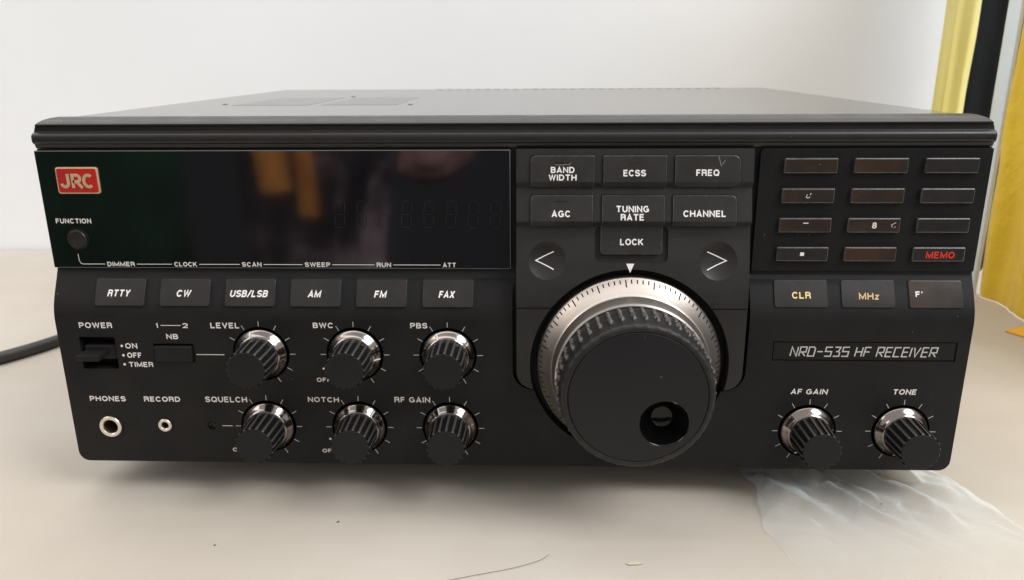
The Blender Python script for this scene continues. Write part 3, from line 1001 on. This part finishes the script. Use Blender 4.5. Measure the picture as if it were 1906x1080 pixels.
link('dial_marks', mesh_of(bm), M['dial_mark'], dial, loc=(DX, -6.0, DZ), smooth=0)
link('dial_well', lathe([(35.7, 3), (35.6, 5.4), (20, 5.4)], 96), M['void'], radio, loc=(DX, -6.0, DZ))

NB = 42
gp = [(24.6, -12.4), (25.6, -12.6)] + [(25.6 - 0.15 * k / 22, -12.8 - 14.0 * k / 22) for k in range(23)] + [(25.4, -27.6), (25.25, -28.8), (24.9, -29.5), (24.3, -29.95), (23.6, -30.05), (23.1, -30.0), (22.9, -29.7), (22.9, -28)]
def knurl(a, k, r, y):
    if y > -13.4 : return 0
    t = (-y - 13.4) / 13.0
    if t > 1:
        return 0.2 * max(0, math.cos(a * NB)) if r > 24.2 else 0
    w_ = max(0, math.cos(a * NB + 0.9 * t)) ** 1.5
    band = min(1, t * 8) * min(1, (1 - t) * 6) * (0.4 if 0.38 < t < 0.50 else 1)
    return 1.25 * w_ * band
tk_profile = gp + [(23.7, -29.85), (23.6, -29.9)]
grip = link('tuning_knob', lathe(gp, NB * 10, fmod=knurl), M['rubber'], radio, loc=(DX, -6.0, DZ), smooth=60)
grip.data.materials.append(M['rubber_pale'])
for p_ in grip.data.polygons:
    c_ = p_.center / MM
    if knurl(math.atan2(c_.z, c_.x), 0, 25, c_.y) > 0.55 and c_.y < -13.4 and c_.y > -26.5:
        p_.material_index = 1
# knob face with the round finger hollow
face = lathe([(0.01, -20), (22.8, -20), (22.8, -29.9), (22.65, -30.1), (22.4, -30.15), (0.01, -30.15)], 140)
bm = bmesh.new(); bm.from_mesh(face); bmesh.ops.remove_doubles(bm, verts=bm.verts, dist=2e-5); bmesh.ops.recalc_face_normals(bm, faces=bm.faces); face = mesh_of(bm)
HX, HZ = 8.9, -8.9
cut = prism_y(circ(HX, HZ, 8.0, 72), -40, -21)
face = modded(face, [('BOOLEAN', dict(operation='DIFFERENCE', solver='EXACT', cutter=cut))])
fo = link('knob_face', face, M['tuning_face'], grip, wn_=True, loc=(DX, -6.0, DZ), smooth=30)
bowl = [(0.02, 7.4), (1.6, 7.35), (3.0, 7.15), (3.9, 6.75), (4.4, 6.1), (5.2, 4.8), (6.3, 2.9), (7.2, 1.4), (7.75, 0.5), (8.0, 0.0), (8.12, -0.12), (8.3, 0.02)]
link('finger_hollow', lathe(bowl, 72), M['gloss'], grip, loc=(DX + HX, -6.0 - 30.15, DZ + HZ), smooth=60)

# ---- eight control knobs, copied from one
def build_knob(x, z, ang, label):
    k = link('control_knob', KM['body'], None, radio, loc=(x, -6.0, z), smooth=0, label=label)
    link('skirt', KM['skirt'], None, k, loc=(x, -6.0, z), smooth=0)
    link('cap', KM['cap'], None, k, loc=(x, -6.0, z), smooth=0)
    p_ = link('pointer_line', KM['pointer'], None, k, loc=(x, -6.0, z), smooth=0)
    k.rotation_euler.y = math.radians(ang)
    return k


def prep(me, material, ang):
    me.materials.append(material)
    me.polygons.foreach_set('use_smooth', [True] * len(me.polygons))
    me.set_sharp_from_angle(angle=math.radians(ang))
    return me


KM = {}
KM['skirt'] = prep(lathe([(9.75, 4.6), (9.75, -0.3), (9.6, -0.7), (9.4, -1.0), (8.9, -1.6), (8.4, -2.15), (7.95, -2.75), (7.6, -3.3), (7.2, -3.5), (6.5, -3.5)], 96), M['skirt'], 40)
NF = 18
def flute(a, k, r, y):
    if y > -3.5: return 0
    c = math.cos(a * NF)
    return -0.48 + 0.55 * min(1, max(0, c - .15) * 3.0)
bp_ = [(7.3, -2.9), (7.4, -3.4)] + [(7.4 - 0.45 * t, -3.7 - 11.7 * t) for t in (0, .25, .5, .75, 1)] + [(6.9, -15.75), (6.7, -15.95)]
KM['body'] = prep(lathe(bp_, NF * 12, fmod=flute), M['knob'], 50)
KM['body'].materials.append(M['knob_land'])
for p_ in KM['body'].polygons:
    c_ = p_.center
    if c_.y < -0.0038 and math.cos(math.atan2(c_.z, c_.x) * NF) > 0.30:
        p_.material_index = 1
KM['cap'] = prep(lathe([(6.72, -15.4), (6.72, -15.98), (6.55, -16.1), (0.01, -16.12)], NF * 12, fmod=lambda a, k, r, y: (-0.24 + 0.26 * min(1, max(0, math.cos(a * NF) + .1) * 1.6) if r > 5 else 0)), M['knob_cap'], 20)
bm = bmesh.new()
rows = []
for r, y in ((9.44, -1.02), (8.94, -1.62), (8.44, -2.17), (7.99, -2.77), (7.64, -3.32)):
    rows.append([bm.verts.new((s_ * .28, y - .03, r + .05)) for s_ in (-1, 1)])
for a, b_ in zip(rows, rows[1:]):
    bm.faces.new((a[0], a[1], b_[1], b_[0]))
bmesh.ops.recalc_face_normals(bm, faces=bm.faces)
scale_mm(bm)
KM['pointer'] = prep(mesh_of(bm), M['legend'], 60)

ANG = {'LEVEL': -18, 'BWC': 97, 'PBS': -24, 'SQUELCH': 42, 'NOTCH': 41, 'RF GAIN': -27, 'AF GAIN': 205, 'TONE': 190}
for nm, kx, kz in KNOBS:
    build_knob(kx, kz, ANG[nm], f'ribbed black knob beside the {nm} lettering' if nm not in ('AF GAIN', 'TONE') else f'ribbed black knob under the {nm} lettering')
    tk = []
    for i in range(11):
        a = math.radians(90 + 150 - 30 * i)
        if nm in ('BWC', 'SQUELCH', 'NOTCH', 'LEVEL') and i in (0, 1) and nm != 'LEVEL':
            continue
        if nm == 'LEVEL' and i == 2: continue
        tk.append([(kx + 10.7 * math.cos(a), kz + 10.7 * math.sin(a)), (kx + 12.7 * math.cos(a), kz + 12.7 * math.sin(a))])
    link('tick_marks', stroke_mesh(tk, .24, -6.0), M['dim_legend'], panel)
    bm = lathe_bm([(10.55, 4.8), (5, 4.8)], 40)
    link('knob_well', mesh_of(bm), M['void'], panel, loc=(kx, -6.0, kz))

# ---- printed lettering on the lower panel
YP = -6.0
for s, x0, x1, z0, z1 in [('POWER', -156.3, -143.9, 54.3, 56.5), ('ON', -140.2, -135.7, 46.4, 48.5), ('OFF', -140.0, -134.5, 42.7, 44.8), ('TIMER', -139.9, -130.7, 39.1, 41.1),
                          ('1', -127.9, -126.6, 54.5, 56.4), ('2', -117.8, -115.7, 54.5, 56.4), ('NB', -124.3, -119.9, 50.2, 52.2), ('LEVEL', -107.4, -96.7, 54.5, 56.7), ('SQUELCH', -112.9, -96.9, 25.1, 27.4),
                          ('PHONES', -157.0, -143.2, 25.1, 27.2), ('RECORD', -136.2, -122.4, 25.1, 27.2), ('BWC', -69.7, -62.2, 54.8, 56.9), ('PBS', -34.2, -28.0, 54.9, 57.0), ('NOTCH', -73.9, -62.2, 25.5, 27.6), ('RF GAIN', -41.4, -28.0, 25.7, 27.9),
                          ('OFF', -69.9, -64.6, 33.7, 35.4), ('OFF', -70.0, -64.7, 4.6, 6.2), ('OFF', -104.6, -99.3, 4.6, 6.2)]:
    link('lettering', fit_text(s, x0, x1, z0, z1, YP, bold=.022), M['legend'], panel)
for s, x0, x1, z0, z1 in [('AF GAIN', 103.8, 117.2, 30.4, 32.5), ('TONE', 140.3, 148.9, 30.6, 32.7)]:
    link('lettering', fit_text(s, x0, x1, z0, z1, YP, bold=.022, shear=.12), M['legend'], panel)
bm = bmesh.new()
for x, z in ((-141.5, 47.4), (-141.4, 43.7), (-141.5, 40.1)):
    bm.faces.new([bm.verts.new((a, YP - .05, b_)) for a, b_ in circ(x, z, .5, 16)])
for x, z in ((-67.0, 39.0), (-66.6, 10.4)):
    bm.faces.new([bm.verts.new((a, YP - .05, b_)) for a, b_ in circ(x, z, .42, 16)])
scale_mm(bm)
bmesh.ops.recalc_face_normals(bm, faces=bm.faces)
link('printed_dots', mesh_of(bm), M['legend'], panel)
link('printed_line', stroke_mesh([[(-125.8, 55.5), (-118.4, 55.5)], [(-113.9, 44.2), (-103.5, 44.2)], [(-107.5, 15.4), (-103.6, 15.4)]], .24, YP), M['legend'], panel)

# ---- nameplate with square technical lettering
npl = link('nameplate', bevelled(prism_y(rrect(96.25, 160.25, 43.75, 50.45, .15, 2), -5.75, -5.2), .1, 1), M['panel'], radio)
GL = {'N': (1.0, [[(0, 0), (0, 1), (1, 0), (1, 1)]]), 'R': (1.0, [[(0, 0), (0, 1), (1, 1), (1, .45), (0, .45)], [(.35, .45), (1, 0)]]), 'D': (1.0, [[(0, 0), (0, 1), (.75, 1), (1, .8), (1, 0), (0, 0)]]),
      '-': (.9, [[(0, .5), (.9, .5)]]), '5': (1.0, [[(1, 1), (0, 1), (0, .52), (1, .52), (1, 0), (0, 0)]]), '3': (.95, [[(0, 1), (.9, 1), (.7, .52), (.3, .52)], [(.7, .52), (.95, .4), (.95, 0), (0, 0)]]),
      'H': (1.0, [[(0, 0), (0, 1)], [(1, 0), (1, 1)], [(0, .5), (1, .5)]]), 'F': (.9, [[(0, 0), (0, 1), (.9, 1)], [(0, .5), (.8, .5)]]), 'E': (.9, [[(.9, 1), (0, 1), (0, 0), (.9, 0)], [(0, .5), (.85, .5)]]),
      'C': (.95, [[(.95, 1), (0, 1), (0, 0), (.95, 0)]]), 'I': (.0, [[(0, 0), (0, 1)]]), 'V': (1.0, [[(0, 1), (.42, 0), (1, 1)]])}
adv = []
x = 0
for ch in 'NRD-535 HF RECEIVER':
    if ch == ' ':
        x += .75
        continue
    w_, pls = GL[ch]
    adv.append((x, pls))
    x += w_ + .42
sc_ = (153.6 - 102.4) / (x - .42)
lines = []
for x, pls in adv:
    for pl in pls:
        lines.append([(102.3 + (x + vx) * sc_ + vz * .58, 45.2 + vz * 3.45) for vx, vz in pl])
link('lettering', stroke_mesh(lines, .44, -5.75), M['dim_legend'], npl)

# ---- power switch, noise blanker push button, jacks
sw = link('power_switch', bevelled(prism_y([(-156.4, 41.6), (-144.2, 41.6), (-144.2, 47.4), (-156.4, 47.4)], -5.2, 0.5), .8, 3), M['panel'], radio)
link('lever', bevelled(box(-155.9, -147.4, -12.0, -4.8, 43.4, 45.6), .35, 2), M['panel'], sw)
nb = link('push_button', bevelled(prism_y(rrect(-129.0, -115.2, 41.6, 47.6, .4, 3), -7.2, 0.5), .5, 3), M['panel'], radio)
nb['label'] = 'push button under the NB lettering'
for (x, z, ro, ri, rs, nm) in ((-150.7, 14.6, 4.25, 2.8, 4.95, 'headphone jack with silver ring'), (-129.5, 15.4, 2.6, 1.35, 3.15, 'small record jack with silver ring')):
    jk = link('jack', lathe([(rs, 2), (rs, -0.15), (rs - .3, -0.3), (ro + .05, -0.2), (ro, 0.6)], 48), M['void'] if ro > 3 else M['panel'], radio, loc=(x, -6.0, z), label=nm)
    link('jack_ring', lathe([(ro, 1.5), (ro, -0.35), (ro - .2, -0.6), (ri + .25, -0.6), (ri, -0.35), (ri, 3)], 48), M['nickel'], jk, loc=(x, -6.0, z))
    link('jack_barrel', lathe([(ri - .02, 0.5), (ri - .1, 9), (0.02, 9.2)], 36), M['brass'], jk, loc=(x, -6.0, z))
led = link('squelch_lamp', lathe([(1.65, 1.0), (1.6, 0.1), (1.2, -0.05), (0.02, 0.3)], 28), M['gloss'], radio, loc=(-111.5, -5.8, 15.4))
